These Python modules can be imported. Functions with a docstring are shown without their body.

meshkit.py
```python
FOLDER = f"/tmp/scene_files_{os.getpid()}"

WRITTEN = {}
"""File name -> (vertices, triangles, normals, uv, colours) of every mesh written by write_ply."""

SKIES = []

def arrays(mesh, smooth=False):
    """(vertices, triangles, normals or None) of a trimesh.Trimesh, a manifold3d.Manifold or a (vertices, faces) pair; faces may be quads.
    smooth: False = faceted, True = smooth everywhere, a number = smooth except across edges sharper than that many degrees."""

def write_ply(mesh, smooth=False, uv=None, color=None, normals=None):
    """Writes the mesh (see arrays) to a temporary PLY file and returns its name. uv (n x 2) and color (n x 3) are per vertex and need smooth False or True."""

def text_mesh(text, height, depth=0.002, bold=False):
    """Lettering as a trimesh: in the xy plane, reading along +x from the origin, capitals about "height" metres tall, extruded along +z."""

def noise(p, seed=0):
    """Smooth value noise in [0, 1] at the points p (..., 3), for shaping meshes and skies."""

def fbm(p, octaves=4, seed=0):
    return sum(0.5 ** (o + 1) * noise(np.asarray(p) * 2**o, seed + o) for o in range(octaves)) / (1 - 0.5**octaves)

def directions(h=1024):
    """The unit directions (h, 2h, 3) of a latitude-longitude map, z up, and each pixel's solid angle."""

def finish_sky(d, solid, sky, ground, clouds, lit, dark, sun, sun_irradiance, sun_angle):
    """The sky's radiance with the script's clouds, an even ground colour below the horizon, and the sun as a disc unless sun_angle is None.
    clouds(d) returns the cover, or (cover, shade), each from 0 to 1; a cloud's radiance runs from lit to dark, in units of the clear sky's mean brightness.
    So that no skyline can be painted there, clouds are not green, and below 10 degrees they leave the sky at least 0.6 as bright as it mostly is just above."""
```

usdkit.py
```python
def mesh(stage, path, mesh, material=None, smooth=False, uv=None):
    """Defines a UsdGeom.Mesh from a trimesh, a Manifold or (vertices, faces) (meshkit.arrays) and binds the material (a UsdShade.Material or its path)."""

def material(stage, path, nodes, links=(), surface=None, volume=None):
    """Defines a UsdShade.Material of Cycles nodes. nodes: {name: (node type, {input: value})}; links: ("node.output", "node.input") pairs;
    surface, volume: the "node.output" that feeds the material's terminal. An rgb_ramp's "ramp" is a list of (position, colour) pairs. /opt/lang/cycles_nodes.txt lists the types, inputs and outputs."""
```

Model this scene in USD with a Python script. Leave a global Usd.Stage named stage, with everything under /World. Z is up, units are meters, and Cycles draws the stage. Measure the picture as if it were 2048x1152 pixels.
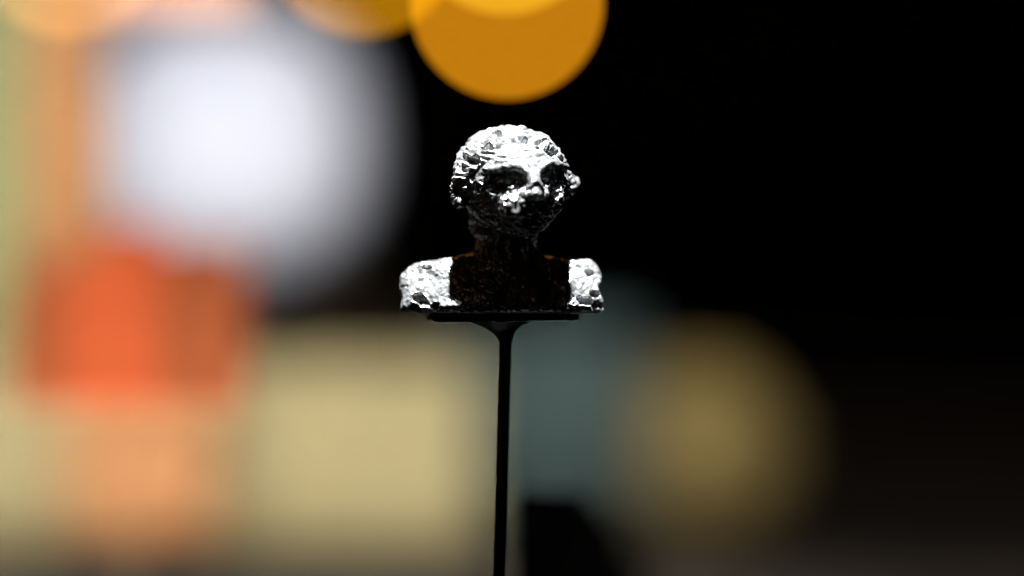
import math, random
import numpy as np, trimesh, usdkit
from scipy.spatial import cKDTree
from scipy.ndimage import map_coordinates, spline_filter
from pxr import Usd, UsdGeom, UsdLux, UsdShade, Gf, Sdf, Vt

stage = Usd.Stage.CreateInMemory()
UsdGeom.SetStageUpAxis(stage, 'Z'); UsdGeom.SetStageMetersPerUnit(stage, 1.0)
UsdGeom.Xform.Define(stage, '/World'); UsdGeom.Scope.Define(stage, '/World/Looks')
rng = np.random.default_rng(7)

# ------------------------------------------------------------------ camera
VOX = 0.125
FOCUS, WIDE = 0.60, 0.158                      # metres to the bust, width of the picture there
PX = WIDE / 2048
CAM = np.array([21 * PX, -FOCUS, 51 * PX])     # the bust stands on the origin
cam = UsdGeom.Camera.Define(stage, '/World/camera')
cam.CreateHorizontalApertureAttr(36.0); cam.CreateVerticalApertureAttr(20.25)
FOC = 36.0 * FOCUS / WIDE
cam.CreateFocalLengthAttr(FOC)
cam.CreateFStopAttr(FOC / 35.0)                # an opening of 35 mm
cam.CreateFocusDistanceAttr(FOCUS - 0.006)
cam.CreateClippingRangeAttr(Gf.Vec2f(0.01, 100))
cam.CreateExposureAttr(0.0)
cx = cam.AddTransformOp()
cx.Set(Gf.Matrix4d(1, 0, 0, 0, 0, 0, 1, 0, 0, -1, 0, 0, *CAM, 1))

def at(px, py, d):
    """The point at distance d from the camera that the photograph shows at (px, py)."""
    k = WIDE / FOCUS / 2048 * d
    return np.array([CAM[0] + (px - 1024) * k, CAM[1] + d, CAM[2] - (py - 576) * k])
def size(n, d): return n * WIDE / FOCUS / 2048 * d

# ------------------------------------------------------------------ lamps
def aim(prim, pos, target):
    z = -(np.array(target, float) - pos); z /= np.linalg.norm(z)
    up = np.array([0, 0, 1.0]) if abs(z[2]) < .95 else np.array([0, 1.0, 0])
    x = np.cross(up, z); x /= np.linalg.norm(x); y = np.cross(z, x)
    UsdGeom.Xformable(prim).AddTransformOp().Set(Gf.Matrix4d(*x, 0, *y, 0, *z, 0, *map(float, pos), 1))
def rect(name, pos, target, w, h, power, color):
    l = UsdLux.RectLight.Define(stage, '/World/' + name)
    l.CreateWidthAttr(w); l.CreateHeightAttr(h); l.CreateIntensityAttr(power); l.CreateColorAttr(Gf.Vec3f(*color))
    aim(l.GetPrim(), np.array(pos, float), target)
def disk(name, pos, target, r, power, color):
    l = UsdLux.DiskLight.Define(stage, '/World/' + name)
    l.CreateRadiusAttr(r); l.CreateIntensityAttr(power); l.CreateColorAttr(Gf.Vec3f(*color))
    aim(l.GetPrim(), np.array(pos, float), target)
disk('bust_spotlight', (0.000, -0.078, 0.42), (0, -0.003, 0.012), 0.006, 118000, (0.93, 0.97, 1.0))
rect('added_back_fill', (-0.08, 0.075, 0.20), (-0.08, 0.575, 0.05), 0.40, 0.03, 58, (1.0, 0.96, 0.9))  # unseen fill added to light the things behind the bust
rect('added_low_fill', (-0.10, 0.095, -0.108), (-0.09, 0.5, -0.045), 0.26, 0.012, 112, (1.0, 0.95, 0.86))  # added low fill, reaches fronts that the upper fill leaves dark

rect('added_neck_fill', (-0.55, -0.75, 0.22), (0, 0, 0.012), 0.10, 0.10, 3.6, (1.0, 0.60, 0.34))  # added warm fill behind the camera, for brown glints on the neck

# ------------------------------------------------------------------ helpers
_used = {}
def numbered(path):
    if path not in _used: _used[path] = 0; return path
    _used[path] += 1; return f'{path}_{_used[path]:03d}'
def tag(p, label=None, cat=None, group=None, kind=None):
    p = p.GetPrim() if hasattr(p, 'GetPrim') else p
    for k, v in (('label', label), ('category', cat), ('group', group), ('kind', kind)):
        if v: p.SetCustomDataByKey(k, v)
    return p
def obj(name, mesh, m, parent=None, smooth=30):
    base = str(parent.GetPath()) if parent else '/World'
    return usdkit.mesh(stage, numbered(f'{base}/{name}'), mesh, m, smooth=smooth).GetPrim()
def thing(name, label, cat, loc=(0, 0, 0), group=None):
    x = UsdGeom.Xform.Define(stage, numbered('/World/' + name)); x.AddTranslateOp().Set(Gf.Vec3d(*map(float, loc)))
    return tag(x, label, cat, group)
def rbox(lo, hi, r=0.0006, taper=None):
    """A box with chamfered edges."""
    lo, hi = np.array(lo, float), np.array(hi, float)
    pts = []
    for sx in (0, 1):
        for sy in (0, 1):
            for sz in (0, 1):
                c = np.where([sx, sy, sz], hi, lo); s = np.where([sx, sy, sz], -1, 1)
                for k in range(3):
                    q = c + s * r; q[k] = c[k]; pts.append(q)
    return trimesh.convex.convex_hull(np.array(pts))
def lathe(profile, n=48):
    return trimesh.creation.revolve(np.array(profile, float), sections=n)
def tube(p0, p1, r0, r1=None, n=16):
    p0, p1 = np.array(p0, float), np.array(p1, float); r1 = r0 if r1 is None else r1
    h = np.linalg.norm(p1 - p0)
    m = lathe([(0, 0), (r0, 0), (r1, h), (0, h)], n)
    m.apply_transform(trimesh.geometry.align_vectors([0, 0, 1], (p1 - p0) / h)); m.apply_translation(p0)
    return m

# ------------------------------------------------------------------ materials
def mat(name, color, rough=0.6, vary=0.12, scale=60, bump=0.0, metallic=0.0, spec=0.5):
    c = np.array(color, float)
    nodes = {'g': ('texture_coordinate', {}), 'n': ('noise_texture', {'scale': scale, 'detail': 4}),
             'r': ('rgb_ramp', {'ramp': [(0.3, tuple(c * (1 - vary))), (0.7, tuple(np.minimum(c * (1 + vary), 1)))]}),
             'p': ('principled_bsdf', {'roughness': rough, 'metallic': metallic, 'specular_ior_level': spec})}
    links = [('g.object', 'n.vector'), ('n.fac', 'r.fac'), ('r.color', 'p.base_color')]
    if bump:
        nodes['b'] = ('bump', {'strength': 0.6, 'distance': bump}); links += [('n.fac', 'b.height'), ('b.normal', 'p.normal')]
    return usdkit.material(stage, '/World/Looks/' + name, nodes, links, surface='p.BSDF')
def glow(name, color, strength):
    return usdkit.material(stage, '/World/Looks/' + name, {'e': ('emission', {'color': color, 'strength': strength})}, [], surface='e.emission')
def additive_glow(name, color, strength):
    """Glow laid over what lies behind, for the blur discs of far lamps."""
    return usdkit.material(stage, '/World/Looks/' + name, {
        'g': ('texture_coordinate', {}), 'n': ('noise_texture', {'scale': 900, 'detail': 3}),
        'r': ('rgb_ramp', {'ramp': [(0.3, tuple(np.array(color) * .93)), (0.7, tuple(np.array(color) * 1.05))]}),
        'e': ('emission', {'strength': strength}), 't': ('transparent_bsdf', {}), 'a': ('add_closure', {})},
        [('g.object', 'n.vector'), ('n.fac', 'r.fac'), ('r.color', 'e.color'), ('e.emission', 'a.closure1'), ('t.BSDF', 'a.closure2')], surface='a.closure')

M = {}
M['black'] = mat('black_paint', (0.012, 0.012, 0.013), 0.45, .1, 800, 0.00003)
M['pin'] = mat('pale_wood', (.20, .115, .05), 0.7)
M['blackwall'] = mat('black_cloth', (0.006, 0.006, 0.006), 0.95, .1, 200, spec=0.0)

# silvery dark cast metal; "dirt" (0..1, on the mesh) darkens what stayed tarnished
M['metal'] = usdkit.material(stage, '/World/Looks/cast_metal', {
    'g': ('texture_coordinate', {}),
    'n1': ('noise_texture', {'scale': 900, 'detail': 6, 'roughness': 0.65}),
    'n2': ('noise_texture', {'scale': 260, 'detail': 5, 'roughness': 0.6}),
    'n3': ('noise_texture', {'scale': 3500, 'detail': 3}),
    'c': ('rgb_ramp', {'ramp': [(0.30, (0.075, 0.070, 0.064)), (0.48, (0.14, 0.14, 0.138)), (0.62, (0.26, 0.265, 0.27))]}),
    'ro': ('rgb_ramp', {'ramp': [(0.3, (0.22,) * 3), (0.7, (0.44,) * 3)]}),
    'b1': ('bump', {'strength': 0.7, 'distance': 0.00008}),
    'b2': ('bump', {'strength': 0.4, 'distance': 0.00004}),
    'p': ('principled_bsdf', {'metallic': 0.62, 'specular_ior_level': 0.6})},
    [('g.object', 'n1.vector'), ('g.object', 'n2.vector'), ('g.object', 'n3.vector'), ('n2.fac', 'c.fac'), ('n1.fac', 'ro.fac'),
     ('n1.fac', 'b1.height'), ('n3.fac', 'b2.height'), ('b1.normal', 'b2.normal'), ('b2.normal', 'p.normal'), ('c.color', 'p.base_color'), ('ro.color', 'p.roughness')],
    surface='p.BSDF')

# ================================================================== the bust (worked out in millimetres)
U = PX * 1000
def X(px): return (px - 1003) * U
def Z(py): return (627 - py) * U
LAT = [spline_filter(np.random.default_rng(s).random((48, 48, 48)).astype(np.float32), order=2, mode='grid-wrap') for s in (1, 2, 3)]
def noise(p, f, seed=0):
    return map_coordinates(LAT[seed % 3], (np.asarray(p) * f + seed * 5.3).T, order=2, mode='grid-wrap', prefilter=False) * 2 - 1
def fbm(p, f, n=4, seed=0, gain=0.5):
    return sum(gain ** o * noise(p, f * 2 ** o, seed + o) for o in range(n))
def smin(a, b, k):
    h = np.clip(0.5 + 0.5 * (b - a) / k, 0, 1)
    return b * (1 - h) + a * h - k * h * (1 - h)
def smax(a, b, k): return -smin(-a, -b, k)
def ell(P, c, r):
    q = [(P[i] - c[i]) / r[i] for i in range(3)]; g = [(P[i] - c[i]) / r[i] ** 2 for i in range(3)]
    k0 = np.sqrt(q[0] ** 2 + q[1] ** 2 + q[2] ** 2); k1 = np.sqrt(g[0] ** 2 + g[1] ** 2 + g[2] ** 2) + 1e-9
    return k0 * (k0 - 1) / k1
def cap(P, a, b, r0, r1):
    a, b = np.array(a, float), np.array(b, float); d = b - a
    h = np.clip(sum((P[i] - a[i]) * d[i] for i in range(3)) / d.dot(d), 0, 1)
    return np.sqrt(sum((P[i] - a[i] - h * d[i]) ** 2 for i in range(3))) - (r0 + (r1 - r0) * h)
def rot(P, c, yaw, roll=0.0, pitch=0.0):
    """World to head-local coordinates (face towards -y)."""
    x, y, z = P[0] - c[0], P[1] - c[1], P[2] - c[2]
    ca, sa = math.cos(yaw), math.sin(yaw); x, y = ca * x + sa * y, -sa * x + ca * y
    cr, sr = math.cos(roll), math.sin(roll); x, z = cr * x + sr * z, -sr * x + cr * z
    cp, sp = math.cos(pitch), math.sin(pitch); y, z = cp * y + sp * z, -sp * y + cp * z
    return x, y, z
FZ = 2.0
HC = np.array([X(1027), -3.2, Z(360)])
YAW, ROLL, PITCH = math.radians(20), math.radians(3), math.radians(13)

def figure(P):
    x, y, z = P
    # ---- head
    L = rot(P, HC, YAW, ROLL, PITCH)
    lx = np.abs(L[0])
    H = L; L = (L[0], L[1], L[2] - FZ); S = (lx, L[1], L[2])            # features sit FZ higher on the skull
    d = ell(H, (0, 0.6, 0.1), (8.25, 8.9, 7.5))
    d = smin(d, ell(L, (0, -2.6, -4.1), (6.4, 6.0, 5.0)), 1.6)                 # jaw
    d = smin(d, ell(L, (0.1, -4.6, -7.2), (3.0, 3.2, 2.3)), 1.6)               # chin
    d = smin(d, ell(S, (3.9, -4.1, -2.4), (2.2, 2.4, 1.7)), 1.2)               # cheekbones
    d = smin(d, ell(L, (0.1, -6.6, -3.9), (2.9, 2.0, 2.1)), 1.0)               # mouth
    # eye sockets
    d = smax(d, -np.minimum(ell(L, (-3.0, -8.1, -0.35), (2.1, 2.9, 1.85)), ell(L, (-5.0, -6.9, -0.9), (2.6, 2.4, 1.45))), 0.4)
    d = smax(d, -ell(L, (3.0, -8.1, -0.6), (2.1, 2.7, 1.95)), 0.4)
    d = smin(d, ell(S, (3.5, -5.5, -0.6), (1.8, 1.0, 0.85)), 0.25)            # eyeballs
    # brow
    d = smin(d, np.minimum(cap(S, (0.5, -8.15, 1.0), (2.9, -7.95, 1.9), 0.55, 0.6), cap(S, (2.9, -7.95, 1.9), (6.6, -5.0, 0.7), 0.6, 0.45)), 0.55)
    # nose
    n = cap(L, (-0.15, -8.0, 1.6), (-0.1, -10.2, -2.0), 0.95, 1.1)
    n = smin(n, ell(S, (1.1, -8.9, -2.4), (1.0, 1.1, 0.7)), 0.5)
    d = smin(d, np.minimum(ell(L, (-2.9, -8.1, -4.3), (1.9, 2.2, 2.2)), ell(L, (3.5, -6.9, -3.6), (1.7, 1.7, 2.0))), 0.6)             # the fuller left cheek
    d = smin(d, n, 0.6)
    # mouth slit and chin groove
    d = smax(d, -cap(L, (-1.9, -8.3, -4.15), (1.9, -8.3, -4.15), 0.3, 0.3), 0.35)
    d = smax(d, -cap(L, (-1.2, -8.0, -5.5), (1.2, -8.0, -5.5), 0.35, 0.35), 0.5)
    # hair: a thick cap set off from the forehead
    hd = ell(H, (0, 1.1, 0.5), (8.75, 9.0, 7.45))
    line = 3.9 - 0.055 * lx ** 2 + 0.0 * z                                     # hairline height over the face
    hd = smax(hd, -(L[2] - line + 0.62 * np.clip(L[1] + 4.0, 0, 20)), 0.5)
    d = smin(d, hd, 0.25)
    d = smax(d, 0.18 - np.abs(L[2] - line - 0.1 + 0.62 * np.clip(L[1] + 4.0, 0, 20)) - 0.9 * np.clip(d + 0.35, 0, 3) , 0.12)
    # ears
    el = ell(L, (-8.4, 0.4, -3.0), (1.4, 2.1, 3.0)); el = smax(el, -ell(L, (-9.3, -1.0, -3.0), (1.0, 1.3, 1.8)), 0.4)
    er = ell(L, (9.4, 2.6, -3.7), (2.0, 1.4, 2.3)); er = smax(er, -ell(L, (9.7, 1.0, -3.8), (0.8, 0.9, 1.3)), 0.4)
    d = smin(d, np.minimum(el, er), 0.45)
    # ---- neck
    nk = cap(P, (X(1013), 1.2, Z(440)), (X(1016), 1.4, Z(585)), 4.3, 5.6)
    nk = smin(nk, cap(P, (X(960), 1.5, Z(415)), (X(965), 1.5, Z(490)), 1.7, 1.3), 1.0)
    d = smin(d, nk, 0.9)
    # ---- shoulders: a cut-off slab
    top = np.interp(x, [X(790), X(802), X(818), X(845), X(903), X(960), X(1065), X(1117), X(1180), X(1200), X(1215)],
                    [Z(572), Z(548), Z(533), Z(523), Z(516), Z(506), Z(506), Z(517), Z(521), Z(536), Z(560)])
    front = -4.5 + np.where(z > 1.3, 0.42 * (z - 1.3), 0.40 * (1.3 - z)) - 0.9 * np.exp(-((x - X(1013)) / 6.0) ** 2) + 0.012 * np.abs(x - X(1010)) ** 2
    back = 5.2 - 0.12 * z - 0.012 * np.abs(x) ** 2
    left = X(801) + 0.25 * np.sin(z * 0.8) - 0.10 * (z - 4) ** 2 * 0.25
    right = X(1204) - 0.35 * np.exp(-((z - 3.2) / 1.6) ** 2)
    t = smax(smax(z - top, -z, 0.15), smax(front - y, y - back, 0.6) * 0.95, 0.9)
    t = smax(t, smax(left - x, x - right, 0.3), 0.9)
    return smin(d, t, 1.0)

def surface_nets(lo, hi, h):
    n = np.ceil((np.array(hi) - lo) / h).astype(int) + 1
    ax = [(lo[i] + h * np.arange(n[i])).astype(np.float32) for i in range(3)]
    F = figure((ax[0][:, None, None] + np.zeros((1, 1, 1), np.float32), ax[1][None, :, None] + np.zeros((1, 1, 1), np.float32), ax[2][None, None, :] + np.zeros((1, 1, 1), np.float32))).astype(np.float32)
    inside = F < 0
    c = [inside[i:n[0] - 1 + i, j:n[1] - 1 + j, k:n[2] - 1 + k] for i in (0, 1) for j in (0, 1) for k in (0, 1)]
    s = sum(a.astype(np.int8) for a in c); on = (s > 0) & (s < 8)
    I = np.argwhere(on); idx = np.full(on.shape, -1, np.int64); idx[tuple(I.T)] = np.arange(len(I))
    corner = np.array([(i, j, k) for i in (0, 1) for j in (0, 1) for k in (0, 1)])
    val = np.stack([F[tuple((I + q).T)] for q in corner], 1)
    acc, cnt = np.zeros((len(I), 3)), np.zeros(len(I))
    for a in range(8):
        for b in range(a + 1, 8):
            if np.abs(corner[a] - corner[b]).sum() == 1:
                cr = (val[:, a] < 0) != (val[:, b] < 0)
                t = np.where(cr, val[:, a] / np.where(cr, val[:, a] - val[:, b], 1), 0)
                acc += np.where(cr[:, None], corner[a] + t[:, None] * (corner[b] - corner[a]), 0); cnt += cr
    V = np.array(lo) + h * (I + acc / cnt[:, None])
    faces = []
    for axis in range(3):
        u, w = (axis + 1) % 3, (axis + 2) % 3
        A = np.take(inside, range(0, n[axis] - 1), axis); B = np.take(inside, range(1, n[axis]), axis)
        for flag, flip in ((A & ~B, False), (~A & B, True)):
            E = np.argwhere(flag); E = E[(E[:, u] > 0) & (E[:, w] > 0) & (E[:, u] < n[u] - 1) & (E[:, w] < n[w] - 1)]
            du, dw = np.eye(3, dtype=int)[u], np.eye(3, dtype=int)[w]
            q = np.stack([idx[tuple((E - du - dw).T)], idx[tuple((E - dw).T)], idx[tuple(E.T)], idx[tuple((E - du).T)]], 1)
            faces.append(q[:, ::-1] if flip else q)
    Q = np.vstack(faces)
    return V, np.vstack([Q[:, [0, 1, 2]], Q[:, [0, 2, 3]]])

V, Fc = surface_nets((-18.2, -15.5, -1.0), (16.9, 9.0, 30.5), VOX)
def normals(V, Fc):
    n = np.zeros_like(V); f = np.cross(V[Fc[:, 1]] - V[Fc[:, 0]], V[Fc[:, 2]] - V[Fc[:, 0]])
    for k in range(3): np.add.at(n, Fc[:, k], f)
    return n / (np.linalg.norm(n, axis=1, keepdims=True) + 1e-12)
N = normals(V, Fc)
Lx, Ly, Lz = rot(V.T, HC, YAW, ROLL, PITCH)
Lz = Lz - FZ
hairline = 3.9 - 0.055 * Lx ** 2
above = Lz - hairline + 0.62 * np.clip(Ly + 4.0, 0, 20)
sm = lambda a, b, v: np.clip((v - a) / (b - a), 0, 1) ** 2 * (3 - 2 * np.clip((v - a) / (b - a), 0, 1))
headness = sm(Z(480), Z(470), V[:, 2] + 0.0 * V[:, 0]) * (np.hypot(np.hypot(Lx / 11.5, (Ly - .5) / 11), (Lz + FZ) / 10.8) < 1)
w_hair = headness * sm(-0.3, 0.4, above)
w_face = headness * (1 - w_hair) * sm(-0.3, -1.6, Lz + 0.0 * Lx)
w_brow = headness * (1 - w_hair) * (1 - sm(-0.3, -1.6, Lz))
w_body = (1 - headness) * sm(Z(500), Z(535), V[:, 2])
w_torso = (1 - headness) * (1 - sm(Z(545), Z(520), V[:, 2]) * (np.abs(V[:, 0] - X(1013)) < 7))
w_neck = (1 - headness) * (1 - w_torso)
def worley(p, cell, seed):
    r = np.random.default_rng(seed); lo, hi = p.min(0) - cell, p.max(0) + cell; vol = np.prod((hi - lo) / cell)
    t = cKDTree(r.uniform(lo, hi, (int(vol), 3))); dd, _ = t.query(p, k=2); return dd[:, 0] / cell, dd[:, 1] / cell
warp = V + 0.5 * np.stack([noise(V, 0.7, 4), noise(V, 0.7, 5), noise(V, 0.7, 6)], 1)
f1, f2 = worley(warp * [1, 1, 1.35], 2.0, 11)
disp = np.zeros(len(V))
disp += w_hair * (0.32 * (0.55 - f1) + 0.30 * fbm(V, 0.75, 3, 1) + (0.06 + 0.12 * sm(3.2, 1.0, above)) * np.sin(6.0 * (Lz * 1.2 + 0.4 * np.sin(Lx)) + 3 * noise(V, 0.5, 2)))
g1, g2 = worley(V + 0.15 * np.stack([noise(V, 1.7, 4), noise(V, 1.7, 5), noise(V, 1.7, 6)], 1), 0.95, 12)
edge = np.exp(-((g2 - g1) / 0.17) ** 2)
disp += w_face * (0.42 * edge - 0.05 + 0.12 * fbm(V, 0.8, 3, 2))
disp += w_brow * (0.17 * fbm(V, 0.9, 4, 3) + 0.10 * np.sin(7 * Lz + 2 * noise(V, 0.4, 1)) * sm(2.0, 3.0, Lz))
t1, t2 = worley(warp, 2.6, 13); u1, u2 = worley(V, 1.1, 14)
disp += w_torso * (0.32 * fbm(V, 0.32, 4, 5) + 0.22 * (0.5 - t1) - 0.25 * sm(0.25, 0.0, u1) * (noise(V, 0.35, 7) > 0.0) + 0.08 * fbm(V, 2.0, 2, 6))
ang = np.arctan2(V[:, 1] - 1, V[:, 0] - X(1014))
disp += w_neck * (0.20 * np.sin(ang * 15 + 2.5 * noise(V, 0.3, 3) + 0.4 * V[:, 2]) + 0.30 * fbm(V, 0.6, 3, 4))
flat = sm(0.5, 0.15, V[:, 2])                              # the sawn-off underside stays flat
disp *= 1 - flat * 0.85
for px, py, r, dep in ((995, 271, .75, .8), (975, 298, .9, 1.0), (944, 322, 1.0, 1.1), (1046, 283, .7, .6), (1059, 270, .6, .6), (1088, 284, .5, .6), (1101, 307, .6, .6), (1060, 262, .4, .4),
                       (853, 607, .8, 1.0), (840, 596, .7, .9), (865, 612, .7, 1.0), (1190, 590, .6, 1.1), (1170, 602, .8, 1.2), (1199, 612, .8, 1.0), (1180, 545, .4, .5), (857, 534, .35, .4), (832, 617, .6, .8)):
    q = np.hypot((V[:, 0] - X(px)) / 1.5 + 0.3 * (V[:, 2] - Z(py)), V[:, 2] - Z(py)) + 0.34 * fbm(V, 0.75, 3, 8)
    disp -= 1.5 * dep * sm(r, r * 0.45, q) * (N[:, 1] < 0.15) * (V[:, 1] < 4)
V = V + N * disp[:, None]
V[:, 2] = np.maximum(V[:, 2], 0.02 * 0)
N = normals(V, Fc)
cen = V[Fc].mean(1)
cl = rot(cen.T, HC, YAW, ROLL, PITCH); cl = (cl[0], cl[1], cl[2] - FZ)
fh = headness[Fc].mean(1) > 0.5; fhair = fh & (w_hair[Fc].mean(1) > 0.5)
fearl = fh & ~fhair & (cl[0] < -7.6) & (cl[2] > -6.2); fearr = fh & ~fhair & (cl[0] > 7.4) & (cl[2] > -6.2)
fneck = ~fh & (w_neck[Fc].mean(1) > 0.5)
def piece(name, sel, parent):
    f = Fc[sel]; ids, inv = np.unique(f, return_inverse=True)
    m = UsdGeom.Mesh.Define(stage, numbered(f'{parent.GetPath()}/{name}'))
    m.CreatePointsAttr(Vt.Vec3fArray.FromNumpy((V[ids] / 1000).astype(np.float32)))
    m.CreateFaceVertexCountsAttr(Vt.IntArray.FromNumpy(np.full(len(f), 3, np.int32)))
    m.CreateFaceVertexIndicesAttr(Vt.IntArray.FromNumpy(inv.reshape(-1).astype(np.int32)))
    m.CreateSubdivisionSchemeAttr('none'); m.CreateNormalsAttr(Vt.Vec3fArray.FromNumpy(N[ids].astype(np.float32))); m.SetNormalsInterpolation('vertex')
    UsdShade.MaterialBindingAPI.Apply(m.GetPrim()).Bind(M['metal'])
    return m.GetPrim()
bust = thing('bust', 'small dark cast metal bust of a head and cut-off shoulders, lit from above', 'bust')
head = piece('head', fh & ~fhair & ~fearl & ~fearr, bust)
piece('hair', fhair, head); piece('ear', fearl, head); piece('ear', fearr, head)
piece('neck', fneck, bust)
piece('shoulders', ~fh & ~fneck, bust)

# ------------------------------------------------------------------ its mount
mm = 0.001
mount = thing('mount', 'thin black metal mount of plate and rod carrying the bust', 'display mount')
pts = [(X(858), Z(630)), (X(857), Z(636)), (X(868), Z(643)), (X(880), Z(645)), (X(1157), Z(640)), (X(1158), Z(629)), (X(1000), -0.02 + 0 * 1), (X(862), -0.02)]
from shapely.geometry import Polygon
def prism(poly, y0, y1):
    m = trimesh.creation.extrude_polygon(Polygon(poly), y1 - y0, engine='earcut')
    v = m.vertices.copy(); m.vertices = np.stack([v[:, 0], y0 + v[:, 2], v[:, 1]], 1); m.invert() if m.volume < 0 else None
    return m
pl = prism([(x * mm, z * mm) for x, z in pts], -1.6 * mm, 4.6 * mm)
obj('plate', pl, M['black'], mount, 25)
RT, RB = np.array([X(1011.5), .4, Z(662)]), np.array([X(930), .4, Z(3600)])
W0 = 0.95
rod = trimesh.convex.convex_hull(np.array([c + np.array([sx * (W0 - b), sy * (W0 - a), 0]) for c in (RT, RB) for sx in (-1, 1) for sy in (-1, 1) for a, b in ((0, .35), (.35, 0), (.1, .1))]) * mm)
rod_p = obj('rod', rod, M['black'], mount, 40)
# solder: a lumpy flare under the plate
wp = []
for k in range(15):
    t = k / 14; z = Z(644) * (1 - t) + Z(694) * t
    wp.append((t, z))
rings = []
na = 40
for t, z in wp:
    lft = np.interp(t, [0, .18, .4, .6, .8, 1], [X(938), X(962), X(981), X(992), X(998), X(999.2)])
    rgt = np.interp(t, [0, .1, .3, .5, .7, 1], [X(1062), X(1047), X(1033), X(1028), X(1025.5), X(1023.5)])
    dep = np.interp(t, [0, .3, .6, 1], [3.2, 2.0, 1.3, 0.98])
    a = np.arange(na) * 2 * np.pi / na; cxm, rx = (lft + rgt) / 2, (rgt - lft) / 2
    r = 1 + (1 - t) * 0.06 * np.sin(3 * a + 5 * t)
    rings.append(np.stack([cxm + rx * np.cos(a) * r, .4 + dep * np.sin(a) * r, np.full(na, z)], 1))
wv = np.vstack(rings); wv[:, 2] += 0.12 * noise(wv, 1.0, 3) * (1 - np.repeat([t for t, _ in wp], na))
wf = [(i * na + j, (i + 1) * na + j, (i + 1) * na + (j + 1) % na, i * na + (j + 1) % na) for i in range(14) for j in range(na)]
wq = np.array(wf); wm = trimesh.Trimesh(wv * mm, np.vstack([wq[:, [0, 2, 1]], wq[:, [0, 3, 2]]]), process=False)
obj('solder_joint', wm, M['black'], mount, True)
M['red'] = mat('red_reflection', (0.10, 0.02, 0.01), 0.5)
obj('reflection_dab', trimesh.creation.icosphere(3, 0.42 * mm).apply_scale((.7, 1.6, 1.0)).apply_translation((X(858) * mm, -1.2 * mm, Z(635) * mm)), M['red'], mount, True)  # red dab standing in for the orange reflected at the plate end

# ------------------------------------------------------------------ showcase behind
def block(name, label, cat, x0, x1, y0, y1, d, thick, color, group=None, rough=0.7, vary=.08, scale=40, r=0.0012):
    lo, hi = at(x0, y1, d), at(x1, y0, d)
    key = name + str(int(d * 1000)) + str(int(x0 + 1000))
    m = mat('look_' + name + '_%03d' % len(M), color, rough, vary, scale, spec=0.25); M[key] = m
    base = np.array([(lo[0] + hi[0]) / 2, lo[1] + thick / 2, lo[2]])
    o = obj(name, rbox(lo - base, [hi[0] - base[0], thick / 2, hi[2] - base[2]], r), m)
    UsdGeom.Xformable(o).AddTranslateOp().Set(Gf.Vec3d(*base))
    return tag(o, label, cat, group)

def leaning(name, label, cat, x0, x1, py0, d0, py1, d1, thick, color, pin=False):
    """A board whose foot shows at row py1 at distance d1 and whose top leans back to row py0 at d0, flaring towards it."""
    A, B = at(x0, py1, d1), at(x1, py1, d1); C, E = at(x0, py0, d0), at(x1, py0, d0)
    up = np.array([0, C[1] - A[1], C[2] - A[2]]); n = np.array([0, -up[2], up[1]]); n = n / np.linalg.norm(n) * thick
    hv = np.array([A, B, C, E]); base = (A + B) / 2
    m = mat('look_%s' % name, color, .7, .08, 40, spec=.25); M[name] = m
    o = obj(name, trimesh.convex.convex_hull(np.vstack([hv, hv - n]) - base), m)
    UsdGeom.Xformable(o).AddTranslateOp().Set(Gf.Vec3d(*base))
    tag(o, label, cat)
    zb = Z(3600) * mm - base[2]
    if pin: obj('pin', tube((0, thick * .5, zb), (0, thick * .5, .001), .0003, n=8), M['pin'], o)
    return o
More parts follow.
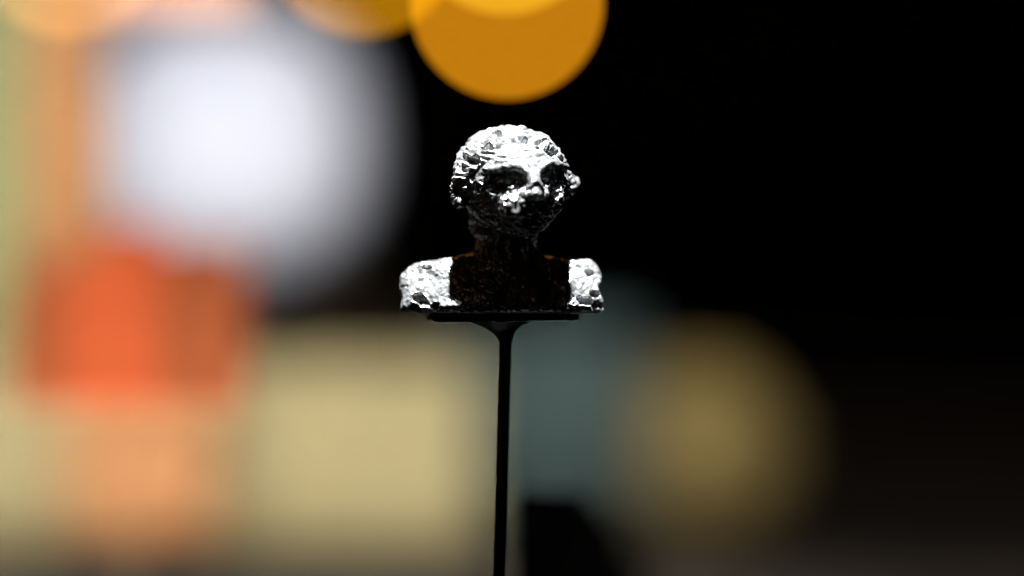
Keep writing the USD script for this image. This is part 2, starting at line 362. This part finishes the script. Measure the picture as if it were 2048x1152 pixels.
leaning('orange_board', 'wide brown-orange board leaning back behind the bright orange card', 'board', 30, 490, 480, .93, 790, .79, .002, (.29, .068, .020), True)
leaning('orange_card', 'bright orange card leaning against the middle of the brown-orange board', 'card', 136, 322, 440, .925, 790, .785, .0015, (.45, .076, .020))
block('tan_panel', 'tall tan panel at the upper left of the orange board', 'panel', 50, 214, -200, 640, .90, .003, (.31, .152, .058))
block('green_panel', 'pale green panel at the far left edge of the case', 'panel', -400, 110, -200, 830, 1.16, .006, (.35, .39, .18))
block('tinted_block', 'pale orange block in front of the cream slab', 'block', 135, 425, 765, 1060, 1.06, .02, (.66, .30, .125))
block('peach_panel', 'peach panel along the top edge left of the amber lamps', 'panel', 200, 500, -400, 25, .87, .003, (.40, .20, .115))
slab = block('cream_slab', 'broad cream stone slab low in the case, left of the rod', 'slab', -300, 950, 726, 1104, 1.10, .06, (.52, .45, .235))
block('teal_block', 'grey-teal block behind the rod, between slab and round pot', 'block', 890, 1270, 650, 1118, 1.25, .06, (.10, .16, .16))
block('dark_board', 'dark red-brown board low at the far right', 'board', 1580, 2500, 850, 1110, 1.9, .02, (.10, .065, .04))
block('brown_block', 'dim brown block above the cream slab', 'block', 430, 740, 560, 1098, 1.5, .06, (.20, .145, .085))

# round pot at the right
pd = 1.27
pot = thing('round_pot', 'round ochre pot standing in the dim right part of the case', 'pot', at(1400, 1076, pd) + [0, .03, 0])
R = size(200, pd); H = size(335, pd)
M['ochre'] = mat('ochre_clay', (.45, .33, .115), .7, .12, 50)
prof = [(0, 0), (R * .55, 0), (R * .8, H * .1), (R * 1.0, H * .32), (R * 1.03, H * .52), (R * .9, H * .75), (R * .62, H * .9), (R * .55, H * .94), (R * .6, H), (R * .5, H), (R * .45, H * .93), (0, H * .9)]
obj('body', lathe(prof), M['ochre'], pot, 40)

# black block close behind the rod, its right end turned away
ZB = Z(3600) * mm
d = .678
b0, zs = at(1034, 988, d), at(0, 1108, 1.1)[2]
bp = [at(1034, 988, .678), at(1165, 989, .70), at(1228, 1025, .84), at(1300, 1165, .93)]
bp = np.array([p - b0 + [0, t, 0] for p in bp for t in (0, .012)]); lowest = bp.copy(); lowest[:, 2] = ZB - b0[2]
o = obj('black_block', trimesh.convex.convex_hull(np.vstack([bp, lowest])), M['blackwall']); UsdGeom.Xformable(o).AddTranslateOp().Set(Gf.Vec3d(*b0)); tag(o, 'black block right of the rod at the bottom of the picture', 'block')
# far lamps: their out-of-focus discs, built as glowing see-through discs close behind
def lamp(px, py, d, color, strength, label):
    c = at(px, py, d); r = size(193, d); th = .003
    t = thing('lamp_blur_disc', label, 'lamp', c, 'amber glowing discs standing in for blurred far lamps above the bust')
    m = additive_glow('amber_glow_%d' % len(M), color, strength); M['l%d' % len(M)] = m
    prof = [(0, -th / 2), (r - .0008, -th / 2), (r, -th / 2 + .0008), (r, th / 2 - .0008), (r - .0008, th / 2), (0, th / 2)]
    dm = lathe(prof, 96); dm.apply_transform(trimesh.transformations.rotation_matrix(math.pi / 2, [1, 0, 0]))
    obj('blur_disc', dm, m, t, 30)
    obj('hanger', tube((0, 0, r - .0002), (0, 0, r + .05), .0006), M['black'], t)  # rod holding up the stand-in disc
lamp(1014, 5, .632, (1.0, .37, .008), .27, 'large amber glowing disc standing in for a blurred far lamp, lowest, right above the head')
lamp(1010, -165, .640, (1.0, .60, .03), .18, 'yellow glowing disc standing in for a blurred far lamp, cut by the top edge, above the lowest amber one')
lamp(724, -120, .650, (1.0, .42, .005), .20, 'amber glowing disc standing in for a blurred far lamp, at the left of the lowest one')
lamp(140, -115, .660, (1.0, .45, .10), .13, 'faint peach glowing disc standing in for a blurred far lamp in the upper left corner')

def snoot(name, label, sp, st, r, length):
    """A black tube round a lamp that keeps its beam on one thing."""
    t = thing(name, label, 'spotlight', sp)
    m = lathe([(0, .004), (r + .0015, .004), (r + .0015, -length), (r, -length), (r, .0025), (0, .0025)], 40)
    m.apply_transform(trimesh.geometry.align_vectors([0, 0, -1], (st - sp) / np.linalg.norm(st - sp)))
    obj('housing', m, M['blackwall'], t, 40)

# white ball
def superball(a, b, c, e=2.5):
    m = trimesh.creation.icosphere(4, 1); v = m.vertices
    m.vertices = v / (np.abs(v) ** e).sum(1, keepdims=True) ** (1 / e) * [a, b, c]
    return m
gd = 1.26
gx, gy = 416, 278
g = thing('white_ball', 'large white ball far behind on the left, brightly lit', 'ball', at(gx, gy, gd) + [0, .06, 0])
M['plaster'] = mat('white_plaster', (.78, .80, .90), .7, .03, 30, spec=.2)
obj('ball', superball(size(302, gd), size(225, gd), size(286, gd), 2.5), M['plaster'], g, True)
obj('stem', tube((0, 0, -size(286, gd) + .0005), (0, 0, zs - at(0, gy, gd)[2]), .004), M['black'], g)
gp = at(gx, gy, gd)
lp = gp + [.004, -.31, .115]
disk('added_ball_light', lp, gp + [0, .03, 0], .008, 1060, (.92, .94, 1.0))  # unseen lamp added only to light the white ball
snoot('added_ball_snoot', 'unseen black snoot added to keep the beam on the white ball', lp, gp + [0, .03, 0], .020, .12)

# the case around
tag(obj('back_wall', trimesh.creation.box((6, .05, 4)).apply_translation((0, 3.0, .5)), M['blackwall']), 'black wall far behind', None, None, 'structure')
M['shelf'] = mat('dark_shelf', (.017, .010, .006), .6, .2, 30)
tag(obj('case_shelf', rbox((-.7, .42, zs - .012), (.7, 2.2, zs), .001), M['shelf']), 'dark shelf of the case carrying the blocks', None, None, 'structure')
tag(obj('case_base', rbox((-.25, -.10, Z(3600) * mm - .012), (.25, .4, Z(3600) * mm), .001), M['black']), 'black base under the rod', None, None, 'structure')

# unseen black snoot added above the picture to keep the beam on the bust
snoot('spotlight', 'unseen black snoot added above the bust to narrow the beam', np.array([0.000, -0.078, 0.42]), np.array([0, -0.003, 0.012]), .0095, .14)
